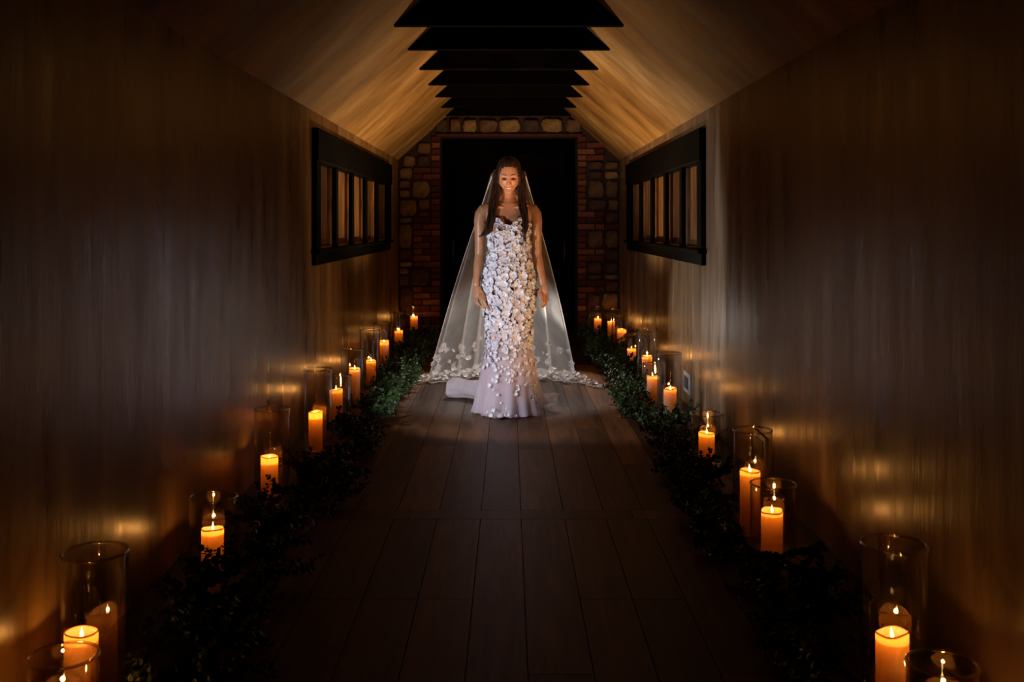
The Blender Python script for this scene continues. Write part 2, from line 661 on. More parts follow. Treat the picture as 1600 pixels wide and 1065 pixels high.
def brick(x0, x1, z0, z1):
    w, h = x1 - x0 - .012, z1 - z0 - .012
    mi = rnd.randrange(4)
    key = (round(w, 2), round(h, 3), mi)
    if key not in bcache:
        me = rbox(w, .07, h, .006)
        for v in me.vertices:
            v.co += Vector((rnd.uniform(-1, 1), rnd.uniform(-1, 1), rnd.uniform(-1, 1))) * .0025
        me.materials.append(M['brick'][mi])
        me.name = 'brick'
        bcache[key] = me
    o = link('brick', bcache[key], wall_far, ((x0 + x1) / 2, FAR + .028 - rnd.uniform(0, .012), (z0 + z1) / 2))
    o.rotation_euler = (0, R(rnd.uniform(-.8, .8)), 0)


def stone(x0, x1, z0, z1, mi=None, proud=None):
    w, h = x1 - x0 - .016, z1 - z0 - .016
    n = 10
    pts = []
    for i in range(n):
        a = 2 * math.pi * i / n + rnd.uniform(-.15, .15)
        c, s_ = math.cos(a), math.sin(a)
        e = .5
        px = math.copysign(abs(c) ** e, c) * w / 2 * rnd.uniform(.88, 1.04)
        pz = math.copysign(abs(s_) ** e, s_) * h / 2 * rnd.uniform(.88, 1.04)
        pts.append((px, pz))
    m = MB()
    v = [(x, .03, z) for x, z in pts] + [(x, -.018, z) for x, z in pts] + [(x * .80, -.036 + rnd.uniform(-.008, .008), z * .80) for x, z in pts] + [(0, -.042, 0)]
    f = []
    for k in (0, n):
        f += [(k + i, k + n + i, k + n + (i + 1) % n, k + (i + 1) % n) for i in range(n)]
    f += [(2 * n + i, 3 * n, 2 * n + (i + 1) % n) for i in range(n)]
    m.add(v, f)
    o = m.build('stone', M['stone'][rnd.randrange(5) if mi is None else mi], wall_far)
    o.location = ((x0 + x1) / 2, FAR + (.012 if proud is None else proud) - rnd.uniform(0, .018), (z0 + z1) / 2)


def limit(z):
    return HW if z < EAVE else HW - (z - EAVE) / SLOPE


RH = .0736
for s in (-1, 1):
    r = 0
    while r < 32:
        nrow = rnd.choice([1, 2, 2, 3, 3, 4])
        nrow = min(nrow, 32 - r)
        z0, z1 = r * RH, (r + nrow) * RH
        kind = 'brick' if nrow == 1 or rnd.random() < .3 else 'stone'
        lim = limit((z0 + z1) / 2 + .05)
        inner = DX
        far_in = []
        for k in range(nrow):
            za = z0 + k * RH
            x = DX
            if kind == 'stone':
                ws = [rnd.choice([.105, .105, .115])]
            else:
                ws = [.21, .11] if (r + k) % 2 else [.11, .21]
            for w in ws:
                if x + w <= lim:
                    brick(*sorted((s * x, s * (x + w))), za, za + RH)
                    x += w
            far_in.append(x)
        x = max(far_in)
        while lim - x > .07:
            w = min(rnd.uniform(.13, .26), lim - x)
            if lim - x - w < .09:
                w = lim - x
            if nrow >= 3 and w < .2 and rnd.random() < .5:
                zm = z0 + (z1 - z0) * rnd.choice([.33, .5, .6])
                stone(*sorted((s * x, s * (x + w))), z0, zm)
                stone(*sorted((s * x, s * (x + w))), zm, z1)
            elif nrow >= 2 or rnd.random() < .6:
                stone(*sorted((s * x, s * (x + w))), z0, z1)
            else:
                brick(*sorted((s * x, s * (x + w))), z0, z1)
            x += w
        r += nrow
for x0, x1, mi in ((-.87, -.70, 3), (-.70, -.555, 0), (-.545, -.365, 2), (-.36, -.13, 0), (-.12, .14, 2), (.15, .365, 3), (.375, .645, 2), (.66, .86, 0)):
    stone(x0, x1, 2.385, 2.56, mi, -.01)
m = MB()
m.box(-.86, .86, FAR - .025, FAR + .05, 2.345, 2.382)
o = m.build('lintel_ledge', M['brick'][3], wall_far, bevel=.006)
for i in range(6):
    a = -.72 + i * .24
    brick(a, a + .235, 2.575, 2.65)

# the double door in the shadow of the opening
door = tag(empty('door_1', (0, FAR + .55, 0)), 'near-black double door deep in the stone doorway', kind='structure')
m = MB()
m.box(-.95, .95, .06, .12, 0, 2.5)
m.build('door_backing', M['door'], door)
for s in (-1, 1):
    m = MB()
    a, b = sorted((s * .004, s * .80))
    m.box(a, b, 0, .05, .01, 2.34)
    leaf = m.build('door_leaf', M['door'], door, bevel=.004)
    for z0, z1 in ((.18, .95), (1.1, 2.18)):
        m = MB()
        c0, c1 = sorted((s * .13, s * .68))
        m.box(c0, c1, -.012, .004, z0, z1)
        m.build('raised_panel', M['door'], leaf, bevel=.01)
    m = MB()
    m.tube([(s * .66 if False else s * .68, -.02, .85), (s * .68, -.06, .88), (s * .68, -.06, 1.12), (s * .68, -.02, 1.15)], [.009] * 4, 8)
    m.build('door_handle', M['brass'], leaf, smooth=True)

# ------------------------------------------------------------------ wall vents low on the right wall
for y, lab in ((5.27, 'low wall vent behind the tall glass of the double candle'), (7.43, 'low pale wall vent with grey centre behind the garland'), (9.8, 'small pale wall vent farthest along the right wall')):
    v = tag(empty('wall_vent', (HW, y, .17)), lab, 'vent')
    m = MB()
    m.box(-.012, 0, -.13, .13, -.075, .075)
    m.build('plate', M['vent'], v, bevel=.003)
    m = MB()
    m.box(-.016, -.011, -.08, .08, -.045, .045)
    m.build('grille', M['ventdark'], v, bevel=.001)

# ------------------------------------------------------------------ candles and glass cylinders
fl = MB()
fl.lathe([(.0006, 0), (.0052, .006), (.0068, .013), (.0058, .022), (.0036, .031), (.0016, .039), (.0003, .045)], 12)
FLAME = fl.mesh('flame', M['flame'], True)
wk = MB()
wk.tube([(0, 0, 0), (.0005, 0, .012), (.002, 0, .022)], [.0014, .0013, .001], 6)
WICK = wk.mesh('wick', M['wick'], True)


def candle(x, y, r, h, label, group, well=.022, flame_s=1.0, tilt=0.0):
    c = tag(empty('pillar_candle', (x, y, 0)), label, 'candle', group)
    rr = random.Random(int(x * 1000) + int(y * 100))
    n = 40
    ph = rr.uniform(0, 6.28)
    amp = rr.uniform(.002, .006)

    def rim(a):
        return amp * math.sin(a + ph) + amp * .5 * math.sin(3 * a + ph * 2)
    v, f = [], []
    prof = [(.06, 0.001), (.97, .001), (1, .006)] + [(1 + .006 * math.sin(k * 2.1 + ph), None) for k in range(1, 9)] + [(1.0, 'a'), (.985, 'b'), (.95, 'c'), (.90, 'd')]
    for j, (q, z) in enumerate(prof):
        for i in range(n):
            a = 2 * math.pi * i / n
            top = h + rim(a)
            if z is None:
                zz = .006 + (top - .012) * (j - 2) / 9.0
            elif z == 'a':
                zz = top - .006
            elif z == 'b':
                zz = top - .001
            elif z == 'c':
                zz = top
            elif z == 'd':
                zz = top - .005
            else:
                zz = z
            v.append((r * q * math.cos(a), r * q * math.sin(a), zz))
    for j in range(len(prof) - 1):
        for i in range(n):
            k = (i + 1) % n
            f.append((j * n + i, j * n + k, (j + 1) * n + k, (j + 1) * n + i))
    f.append(tuple(range(n)))
    m = MB()
    m.add(v, f)
    m.build('wax', M['wax'], c, True, fix=False)
    zp = h - well
    m = MB()
    m.lathe([(.0005, zp - .001), (r * .5, zp), (r * .985, zp + .002)], n)
    m.build('wax_pool', M['pool'], c, True, fix=False)
    w = link('wick', WICK, c, (0, 0, zp - .002))
    fo = link('flame', FLAME, c, (.001, 0, zp + .008))
    fo.scale = (flame_s, flame_s, flame_s * rr.uniform(.85, 1.2))
    fo.rotation_euler = (0, R(rr.uniform(-8, 8)), 0)
    lamp('flame_light', 'POINT', (0, 0, zp + .024), CANDLE_W, (1.0, .41, .085), radius=.006, parent=c)
    if tilt:
        c.rotation_euler = (0, R(tilt), 0)
    return c


def glass(x, y, r, h, label, group):
    m = MB()
    t_ = .003
    prof = [(.0005, 0), (r - .012, 0), (r - .004, .003), (r, .012)] + [(r, .012 + (h - .02) * k / 4) for k in range(1, 5)]
    prof += [(r + .0028, h - .005), (r + .0032, h - .003), (r + .0022, h - .0008), (r - .0015, h), (r - t_ - .002, h - .0008), (r - t_ - .003, h - .003), (r - t_ - .0026, h - .005)]
    prof += [(r - t_, .012 + (h - .02) * k / 4) for k in range(4, 0, -1)] + [(r - t_ - .003, .016), (r - .015, .012), (.0005, .012)]
    m.lathe(prof, 56)
    o = m.build('glass_cylinder', M['glass'], None, True)
    o.location = (x, y, 0)
    m = MB()
    m.lathe([(r - .0015 + .0045 * math.cos(2 * math.pi * k / 8), h + .0045 * math.sin(2 * math.pi * k / 8)) for k in range(9)], 56)
    m.build('rim', M['rim'], o, True)
    return tag(o, label, 'glass', group)


# (pixel x, pixels per metre, wax radius, wax height, glass centre pixel or None, glass radius, glass height, well)
left = [(98, 611, .042, .085, 98, .0875, .215, .022),
        (127, 568, .044, .200, 148, .0875, .417, .030),
        (332, 406, .042, .150, 333, .090, .270, .024),
        (421, 319, .042, .185, 425, .085, .415, .040),
        (493, 267, .040, .225, 497, .083, .470, .045),
        (525, 239, .043, .240, 529, .082, .330, .022),
        (554, 213, .041, .262, 550, .082, .40, .022),
        (580, 190, .040, .200, 578, .082, .45, .022),
        (600, 172, .044, .260, 597, .082, .42, .036),
        (623, 150, .043, .212, 622, .082, .40, .022),
        (647, 135, .042, .250, 646, .080, .36, .022)]
right = [(1470, 614, .042, .085, 1472, .0875, .200, .022),
         (1394, 566, .044, .195, 1397, .0875, .436, .028),
         (1206, 387, .043, .165, 1208, .091, .272, .022),
         (1172, 366, .043, .270, 1176, .082, .440, .022),
         (1104, 285, .043, .178, 1105, .090, .280, .022),
         (1047, 235, .042, .230, 1046, .081, .460, .022),
         (1020, 214, .043, .212, 1022, .082, .300, .022),
         (1011, 196, .040, .270, 1011, .083, .470, .022),
         (987, 174, .040, .205, 990, .080, .33, .022),
         (970, 153, .045, .250, 968, .082, .38, .036),
         (955, 145, .040, .270, 957, .080, .40, .022),
         (934, 136, .042, .235, 934, .080, .37, .022)]
for side, lst in (('left', left), ('right', right)):
    for i, (px, k, wr, wh, gx, gr, gh, well) in enumerate(lst):
        X, Y = (px - 795) / k, 1600 / k
        where = '%s from the camera along the %s wall' % (ORD[i], side)
        if i == 0:
            where = 'nearest the camera along the %s wall' % side
        if i == len(lst) - 1:
            where = 'farthest from the camera along the %s wall' % side
        if FAR - .09 - gr < Y:
            Y = FAR - .1 - gr
        candle(X, Y, wr, wh, 'lit ivory pillar candle in glass, ' + where, 'pillar candles along the %s wall' % side, well, .8, 3 if (side == 'right' and i == 9) else 0)
        GX = (gx - 795) / k
        lim = HW - gr - .012
        GX = max(-lim, min(lim, GX))
        glass(GX, Y, gr, gh, 'clear glass cylinder around a candle, ' + where, 'glass cylinders along the %s wall' % side)

# ------------------------------------------------------------------ greenery garlands
LEAF_V = [(0, 0, 0), (.30, .5, .10), (.72, .42, .06), (1, 0, -.10), (.72, -.42, .06), (.30, -.5, .10), (.5, 0, 0)]
LEAF_F = [(0, 6, 1), (1, 6, 2), (2, 6, 3), (3, 6, 4), (4, 6, 5), (5, 6, 0)]


def sprig_mesh(k):
    rr = random.Random(100 + k)
    L = rr.uniform(.20, .30)
    m = MB()
    st = MB()
    pts = [Vector((L * q, rr.uniform(-.012, .012), .10 * L * math.sin(q * 2.2))) for q in (0, .25, .5, .75, 1)]
    branches = [pts]
    for b in range(4):
        q = .2 + .18 * b
        base = Vector((L * q, 0, .1 * L * math.sin(q * 2.2)))
        a = rr.uniform(-1.1, 1.1)
        e = rr.uniform(.1, 1.0)
        d = Vector((math.cos(a) * math.cos(e), math.sin(a) * math.cos(e), math.sin(e)))
        l2 = L * rr.uniform(.35, .6)
        branches.append([base + d * l2 * x + Vector((0, 0, -.05 * l2 * x * x)) for x in (0, .35, .7, 1)])
    for br in branches:
        st.tube(br, [.0018] * len(br), 4, cap=False)
        tot = sum((b - a).length for a, b in zip(br, br[1:]))
        nleaf = int(tot / .0105)
        for i in range(nleaf):
            t_ = (i + .6) / nleaf * (len(br) - 1)
            j = min(int(t_), len(br) - 2)
            p = br[j].lerp(br[j + 1], t_ - j)
            t = (br[j + 1] - br[j]).normalized()
            rot = Matrix.Rotation(i * 2.4 + rr.uniform(-.5, .5), 3, t)
            perp = t.cross(Vector((0, 0, 1))).normalized()
            d = (rot @ perp) * .9 + t * .55
            d.normalize()
            s_ = rr.uniform(.020, .036)
            up = d.cross(t).normalized()
            up = Matrix.Rotation(rr.uniform(-.7, .7), 3, d) @ up
            w = up.cross(d)
            m.add([p + d * (a * s_) + up * (b * s_ * .85) + w * (c * s_) for a, b, c in LEAF_V], LEAF_F)
    n0 = len(m.f)
    m.add(st.v, st.f)
    me = m.mesh('sprig', M['leaf'][k % 2], False, fix=False)
    me.materials.append(M['stem'])
    for p in me.polygons[n0:]:
        p.material_index = 1
    return me


GLASSES = [(o.location.x, o.location.y, .09) for o in bpy.data.objects if o.name.startswith('glass_cylinder')]
SPRIGS = [sprig_mesh(k) for k in range(8)]
for s, side, x_in, x_out in ((-1, 'left', .80, 1.17), (1, 'right', .83, 1.13)):
    g = tag(empty('leafy_garland', (s * .97, 2.2, 0)), 'leafy green garland lying on the floor among the %s row of candles' % side, 'garland', 'garlands along the walls')
    m = MB()
    pts = [(s * .03 * math.sin(i * 1.3), i * .42, .03 + .012 * math.sin(i * 2.1)) for i in range(24)]
    m.tube(pts, [.012] * 24, 6)
    m.build('garland_stem', M['stem'], g)
    rr = random.Random(40 + s)
    y = 2.15
    while y < 11.72:
        far = (y - 2) / 10
        for _ in range(3 if rr.random() < .85 else 2):
            k = rr.randrange(4) * 2 + (1 if rr.random() < (.22 + .5 * far) else 0)
            for attempt in range(30):
                yy = y + rr.uniform(-.1, .1)
                wob = .05 * math.sin(yy * 2.3 + s) + .04 * math.sin(yy * 5.1)
                xx = rr.uniform(x_in + .05 + wob, x_out - .05)
                yaw = rr.uniform(0, 6.28)
                if xx < x_in + .12:
                    yaw = (0 if s < 0 else math.pi) + rr.uniform(-1.3, 1.3)
                pitch = rr.uniform(.0, .5 if yy > 6 else .25)
                q = rr.uniform(.6, .92)
                ok = True
                for t_ in (0, .4, .7, 1):
                    px, py = s * xx + math.cos(yaw) * .28 * q * t_, yy + math.sin(yaw) * .28 * q * t_
                    if abs(px) > HW - .10 or py > FAR - .12 or (abs(px) < x_in - .10):
                        ok = False
                    for gx, gy, gr in GLASSES:
                        if (px - gx) ** 2 + (py - gy) ** 2 < (gr + .045) ** 2:
                            ok = False
                if ok:
                    break
            else:
                continue
            o = link('sprig', SPRIGS[k], g, (s * (xx - .97), yy - 2.2, rr.uniform(.012, .06)))
            o.rotation_euler = (rr.uniform(-.5, .5), -pitch, yaw)
            o.scale = (q, q, q)
        y += .098

# ------------------------------------------------------------------ the bride
person = tag(empty('person', (0, BODY_Y, 0)), 'smiling dark-haired bride in white floral lace gown and long veil looking down', 'person')

# --- head
HC = Vector((0.0, -.020, 1.656))
HT = R(15)


def g2(x, z, cx, cz, sx, sz):
    return math.exp(-((x - cx) / sx) ** 2 - ((z - cz) / sz) ** 2)


def face_d(x, z):
    """forward displacement of the face at local x, z"""
    ax = abs(x)
    d = 0.0
    if -.055 < z < .03:
        q = (.022 - z) / .056
        q = max(0, min(1, q))
        fall = 1 if z > -.036 else max(0, 1 - (-.036 - z) / .012)
        d += (.005 + .019 * q * q) * math.exp(-(x / (.0085 + .004 * q)) ** 2) * fall * (1 if z < .02 else max(0, (.03 - z) / .01))
    d += .008 * g2(ax, z, .011, -.039, .007, .007)
    d -= .011 * g2(ax, z, .031, .004, .016, .012)
    d += .0065 * g2(ax, z, .031, -.001, .012, .009)
    d += .0035 * g2(ax, z, .028, .024, .024, .009)
    d += .009 * g2(ax, z, .041, -.034, .017, .017)
    d -= .003 * g2(ax, z, .036, -.060, .010, .014)
    d += .005 * g2(x, z, 0, -.060, .020, .007)
    d += .005 * g2(x, z, 0, -.080, .018, .007)
    d -= .003 * g2(x, z, 0, -.090, .016, .005)
    d += .008 * g2(x, z, 0, -.104, .017, .013)
    return d


def head_w(z):
    t = max(0, -z / .114)
    return .0805 * (1 - .36 * t ** 2.6)


def head_local(th, ph):
    """th from top 0..pi, ph around"""
    z = .114 * math.cos(th)
    rr_ = math.sin(th) ** .92
    x = head_w(z) * rr_ * math.sin(ph)
    y = -rr_ * math.cos(ph)
    t = max(0, -z / .114)
    y *= .094 * (1 - .12 * t * t) if y < 0 else .098 * (1 - .38 * t)
    if y < 0:
        y -= face_d(x, z) * min(1, -y / .05)
    return Vector((x, y, z))


def H(p):
    return HC + Matrix.Rotation(HT, 3, 'X') @ Vector(p)


def face_pt(x, z, off=.0):
    """point on the face surface"""
    w = head_w(z)
    c = max(0.02, 1 - (z / .114) ** 2)
    rr_ = c ** .46
    q = max(0.0, 1 - (x / (w * rr_)) ** 2) ** .5
    t = max(0, -z / .114)
    y = -.094 * (1 - .12 * t * t) * rr_ * q
    y -= face_d(x, z) * min(1, -y / .05)
    return H((x, y - off, z))


body = MB()
body.grid(lambda u, v: H(head_local(max(.004, min(math.pi - .004, v * math.pi)), u * 2 * math.pi)), 96, 90, wrap=True)
# neck, torso
body.tube([(0, .03, 1.60), (0, .028, 1.54), (0, .024, 1.48), (0, .018, 1.43)], [(.047, .05), (.046, .05), (.05, .052), (.07, .06)], 24, flat=(1, 0, 0))
body.tube([(0, .012, 1.472), (0, .01, 1.452), (0, .006, 1.425), (0, 0, 1.37), (0, -.008, 1.30), (0, -.01, 1.22), (0, 0, 1.12), (0, .005, 1.02), (0, .005, .93), (0, .005, .84), (0, .005, .76)],
          [(.072, .05), (.130, .06), (.168, .068), (.160, .086), (.140, .100), (.126, .088), (.112, .08), (.13, .09), (.155, .10), (.155, .10), (.14, .095)], 32, flat=(1, 0, 0))
for s in (-1, 1):
    body.tube([(s * .030, .030, 1.515), (s * .065, .026, 1.482), (s * .13, .016, 1.448)], [.030, .033, .030], 14)
    body.tube([(s * .062, -.063, 1.325), (s * .066, -.080, 1.285)], [.053, .053], 20)                    # bust
    body.tube([(s * .018, -.050, 1.432), (s * .07, -.058, 1.440), (s * .13, -.030, 1.452)], [.0085, .009, .008], 8)   # collarbone
    body.tube([(s * .075, 0, .84), (s * .078, -.005, .68), (s * .068, -.012, .46), (s * .066, .012, .30), (s * .06, .012, .12), (s * .06, .01, .08)], [.085, .078, .052, .050, .034, .034], 18)
    body.tube([(s * .06, .03, .07), (s * .06, -.06, .045), (s * .06, -.15, .025)], [(.032, .03), (.036, .026), (.03, .016)], 14, flat=(1, 0, 0))
# arms
armL = [(-.140, .006, 1.428), (-.174, .008, 1.416), (-.194, .010, 1.388), (-.203, .012, 1.34), (-.203, .022, 1.20), (-.206, .024, 1.10), (-.213, .006, 1.02), (-.224, -.018, .93), (-.2275, -.028, .895)]
armR = [(.134, .006, 1.428), (.165, .008, 1.416), (.184, .010, 1.388), (.193, .012, 1.34), (.194, .022, 1.20), (.198, .024, 1.10), (.212, .006, 1.02), (.232, -.018, .935), (.239, -.026, .90)]
armr = [.042, .046, .046, .043, .038, .035, .036, .027, (.025, .021)]
armr = [(a, a) if not isinstance(a, tuple) else a for a in armr]
body.tube(armL, armr, 18, flat=(1, 0, 0))
body.tube(armR, armr, 18, flat=(1, 0, 0))


def hand(wrist, knuck, fingers, thumb):
    w, k = Vector(wrist), Vector(knuck)
    body.tube([w, w.lerp(k, .45), k], [(.024, .018), (.034, .016), (.036, .013)], 16, flat=(.85, -.45, 0))
    for f in fingers:
        n = len(f)
        body.tube(f, [.0092, .0088, .0082, .0072][:n], 10)
    body.tube(thumb, [.0125, .0105, .0095, .0080], 10)


# her right hand (camera left): back of the hand shown, three fingers curled, index reaching for the skirt
hand((-.2275, -.028, .895), (-.218, -.052, .822),
     [[(-.196, -.070, .826), (-.178, -.086, .795), (-.160, -.095, .762), (-.140, -.100, .722)],
      [(-.207, -.062, .818), (-.192, -.080, .786), (-.178, -.090, .758), (-.166, -.090, .735)],
      [(-.221, -.052, .812), (-.217, -.066, .778), (-.200, -.078, .752), (-.176, -.082, .737)],
      [(-.234, -.044, .815), (-.236, -.054, .786), (-.222, -.064, .762), (-.200, -.068, .748)]],
     [(-.206, -.040, .872), (-.186, -.060, .845), (-.172, -.076, .812), (-.164, -.084, .788)])
# her left hand (camera right)
hand((.239, -.026, .900), (.246, -.044, .838),
     [[(.228, -.062, .832), (.232, -.076, .800), (.236, -.082, .776), (.222, -.084, .750)],
      [(.240, -.055, .828), (.248, -.068, .796), (.248, -.076, .768), (.226, -.078, .741)],
      [(.251, -.046, .827), (.261, -.056, .797), (.260, -.064, .768), (.240, -.068, .742)],
      [(.261, -.037, .832), (.270, -.045, .806), (.268, -.052, .782), (.252, -.058, .764)]],
     [(.226, -.040, .880), (.216, -.056, .852), (.214, -.066, .822), (.218, -.070, .796)])
tmp = body.build('body_raw', M['skin'])
md = tmp.modifiers.new('remesh', 'REMESH')
md.mode = 'VOXEL'
md.voxel_size = .0034
md.use_smooth_shade = True
sm = tmp.modifiers.new('smooth', 'SMOOTH')
sm.factor = .5
sm.iterations = 2
dg = bpy.context.evaluated_depsgraph_get()
me = bpy.data.meshes.new_from_object(tmp.evaluated_get(dg))
bpy.data.objects.remove(tmp)
me.name = 'body'
me.materials.clear()
me.materials.append(M['skin'])
me.polygons.foreach_set('use_smooth', [True] * len(me.polygons))
bodyo = link('body', me, person)


def face_patch(name, mat, fn, nu, nv, off):
    """fn(u, v) -> (x, z) on the face"""
    m = MB()
    m.grid(lambda u, v: face_pt(*fn(u, v), off), nu, nv)
    return m.build(name, mat, bodyo, True)


for s in (-1, 1):
    face_patch('eyebrow', M['brow'], lambda u, v: (s * (.014 + .037 * u), .0225 + .0065 * math.sin(u * 2.7) - .003 * u + (v - .5) * .0055 * (1.1 - .8 * u)), 14, 3, .0022)
    face_patch('shaded_eyelid', M['lid'], lambda u, v: (s * (.017 + .028 * u), -.004 - .004 * math.sin(u * math.pi) + v * (.004 + .010 * math.sin(u * math.pi))), 12, 5, .0016)
    face_patch('eyelash', M['brow'], lambda u, v: (s * (.016 + .032 * u), -.004 - .005 * math.sin(u * math.pi) + (v - .7) * .0045), 12, 3, .0030)


def smile(u):
    x = (u - .5) * .066
    return x, -.0735 + .013 * (abs(u - .5) * 2) ** 1.8


face_patch('upper_lip', M['lip'], lambda u, v: (smile(u)[0], smile(u)[1] + .0015 + v * .0065 * math.sin(max(.05, u * .9 + .05) * math.pi) + .0035 * math.sin(u * math.pi)), 18, 4, .0024)
face_patch('teeth', M['teeth'], lambda u, v: (smile(.08 + u * .84)[0], smile(.08 + u * .84)[1] + .005 * math.sin(u * math.pi) - v * .0105 * math.sin(u * math.pi)), 16, 4, .0022)
face_patch('lower_lip', M['lip'], lambda u, v: (smile(u)[0], smile(u)[1] - .0055 * math.sin(u * math.pi) - v * .0085 * math.sin(max(.02, u) * math.pi)), 18, 4, .0024)

# --- hair
hairroot = MB()


def hair_pt(u, v):
    ph = u * 2 * math.pi
    th = v * math.pi * .80 + .004
    z = .134 * math.cos(th)
    rr_ = math.sin(th) ** .85
    wob = 1 + .018 * math.sin(ph * 17 + 5 * th) + .012 * math.sin(ph * 31)
    x = (.093 + .002 * math.cos(th * 2)) * rr_ * math.sin(ph) * wob
    y = -rr_ * math.cos(ph) * wob
    y = y * .099 if y < 0 else y * .122
    return Vector((x, y, z + .004))


NU, NV = 120, 60
pts = [hair_pt(i / NU, j / (NV - 1)) for j in range(NV) for i in range(NU)]


def is_face(p):
    if p.y > -.028:
        return False
    ax = abs(p.x)
    hl = .080 - 9.0 * max(0, ax - .018) ** 2 - (ax > .058) * (ax - .058) * 5
    return p.z < hl


fs = []
for j in range(NV - 1):
    for i in range(NU):
        q = (j * NU + i, j * NU + (i + 1) % NU, (j + 1) * NU + (i + 1) % NU, (j + 1) * NU + i)
        if not any(is_face(pts[k]) for k in q):
            fs.append(q)
# pull the hairline down onto the forehead
edge_pts = []
for p in pts:
    q = p.copy()
    if p.y < .005:
        ax = abs(p.x)
        hl = .080 - 9.0 * max(0, ax - .018) ** 2 - (ax > .058) * (ax - .058) * 5
        t = max(0, min(1, 1 - (p.z - hl) / .03))
        if t > 0:
            q = Vector((p.x * (1 - .10 * t), p.y * (1 - .075 * t), p.z - .004 * t))
    edge_pts.append(H(q))
used = sorted({k for q in fs for k in q})
mp = {k: i for i, k in enumerate(used)}
hairroot.add([edge_pts[k] for k in used], [tuple(mp[k] for k in q) for q in fs])
hair = hairroot.build('hair', M['hair'], person, True)
sol = hair.modifiers.new('thick', 'SOLIDIFY')
sol.thickness = .008
sol.offset = -1


def catmull(P, n):
    P = [Vector(p) for p in P]
    P = [P[0] * 2 - P[1]] + P + [P[-1] * 2 - P[-2]]
    out = []
    for i in range(n):
        t = i / (n - 1) * (len(P) - 3)
        k = min(int(t), len(P) - 4)
        f = t - k
        a, b, c, d = P[k:k + 4]
        out.append(.5 * ((2 * b) + (c - a) * f + (2 * a - 5 * b + 4 * c - d) * f * f + (3 * b - a - 3 * c + d) * f ** 3))
    return out


def lock(guide, seed, wide, flick, n=26):
    rr = random.Random(seed)
    for k in range(n):
        a = rr.uniform(0, 6.28)
        q = math.sqrt(rr.random())
        ox, oy = math.cos(a) * q, math.sin(a) * q
        base = catmull(guide, 22)
        L = rr.uniform(.80, 1.0) if k > 4 else 1.0
        pts_ = []
        ph = rr.uniform(0, 6.28)
        for i, p in enumerate(base):
            t = i / 21
            sp = wide * (.55 + .6 * math.sin(min(1, t * 1.15) * math.pi))
            if t > .8:
                sp *= 1 - (t - .8) * 2.2
            wv = .011 * t * math.sin(t * 11 + ph * .3) + .003 * math.sin(t * 17 + ph)
            pts_.append(p + Vector((ox * sp + wv, oy * sp * .7 + wv * .5, 0)))
        cut = max(8, int(22 * L))
        pts_ = pts_[:cut]
        w = [.0085 * (1 - .75 * (i / (cut - 1)) ** 2) + .001 for i in range(cut)]
        m = MB()
        m.tube(pts_, w, 6)
        locks.add(m.v, m.f)


for guide, seed in (([(-.082, .005, 1.685), (-.090, -.008, 1.60), (-.098, -.052, 1.49), (-.122, -.094, 1.38), (-.146, -.112, 1.29), (-.168, -.112, 1.245), (-.190, -.105, 1.235)], 3),
                    ([(.083, .005, 1.685), (.090, -.008, 1.60), (.093, -.052, 1.49), (.102, -.10, 1.38), (.114, -.125, 1.28), (.120, -.125, 1.20)], 9)):
    locks = MB()
    lock(guide, seed, .023, 0)
    locks.build('hair_lock', M['hair'], hair, True)

# --- gown
GT = [(0.0, .220, .250, .00), (.08, .212, .235, .00), (.169, .200, .205, .00), (.295, .183, .172, 0), (.42, .162, .138, 0), (.50, .151, .120, 0), (.575, .148, .112, 0), (.66, .158, .115, 0), (.764, .171, .120, 0),
      (.85, .178, .124, 0), (.935, .176, .120, 0), (1.03, .154, .108, 0), (1.124, .131, .095, 0), (1.20, .134, .102, -.004), (1.29, .143, .112, -.008), (1.36, .146, .104, -.008)]


def gown_pt(a, z, off=0.0):
    """a = 0 at the front (-y), positive to camera right"""
    w, d, cy = interp(GT, z)
    x = (w + off) * math.sin(a)
    y = cy - (d + off) * math.cos(a)
    if math.cos(a) > 0:
        for s in (-1, 1):
            y -= .030 * math.exp(-((x - s * .066) / .046) ** 2 - ((z - 1.285) / .050) ** 2) * math.cos(a)
    return Vector((x, y, z))


def neckline(a):
    x = interp(GT, 1.33)[0] * math.sin(a)
    if math.cos(a) > 0:
        return 1.302 + .046 * math.exp(-((abs(x) - .078) / .034) ** 2) + .012 * (abs(x) / .14) ** 2
    return 1.302 + .012 - .05 * (-math.cos(a))


def gown_grid(u, v):
    a = (u - .5) * 2 * math.pi
    top = neckline(a)
    z = .40 + (top - .40) * v
    p = gown_pt(a, z)
    p.z = z
    return p


m = MB()
m.grid(gown_grid, 112, 90, wrap=True)
gown = m.build('gown', M['gown'], person, True)
m = MB()
m.grid(lambda u, v: gown_pt(u * 2 * math.pi, .41 - .405 * v, .0 - .012 * v) + Vector((0, 0, 0)), 72, 20, wrap=True)
m.build('skirt_lining', M['lining'], gown, True)
for zb, lab in ((1.118, 0), (1.138, 0)):
    m = MB()
    m.grid(lambda u, v: gown_pt(u * 2 * math.pi, zb + .009 * (v - .5) * 2, .0055 - .004 * abs(v - .5) * 2), 96, 5, wrap=True)
    m.build('waist_band', M['lace'], gown, True)


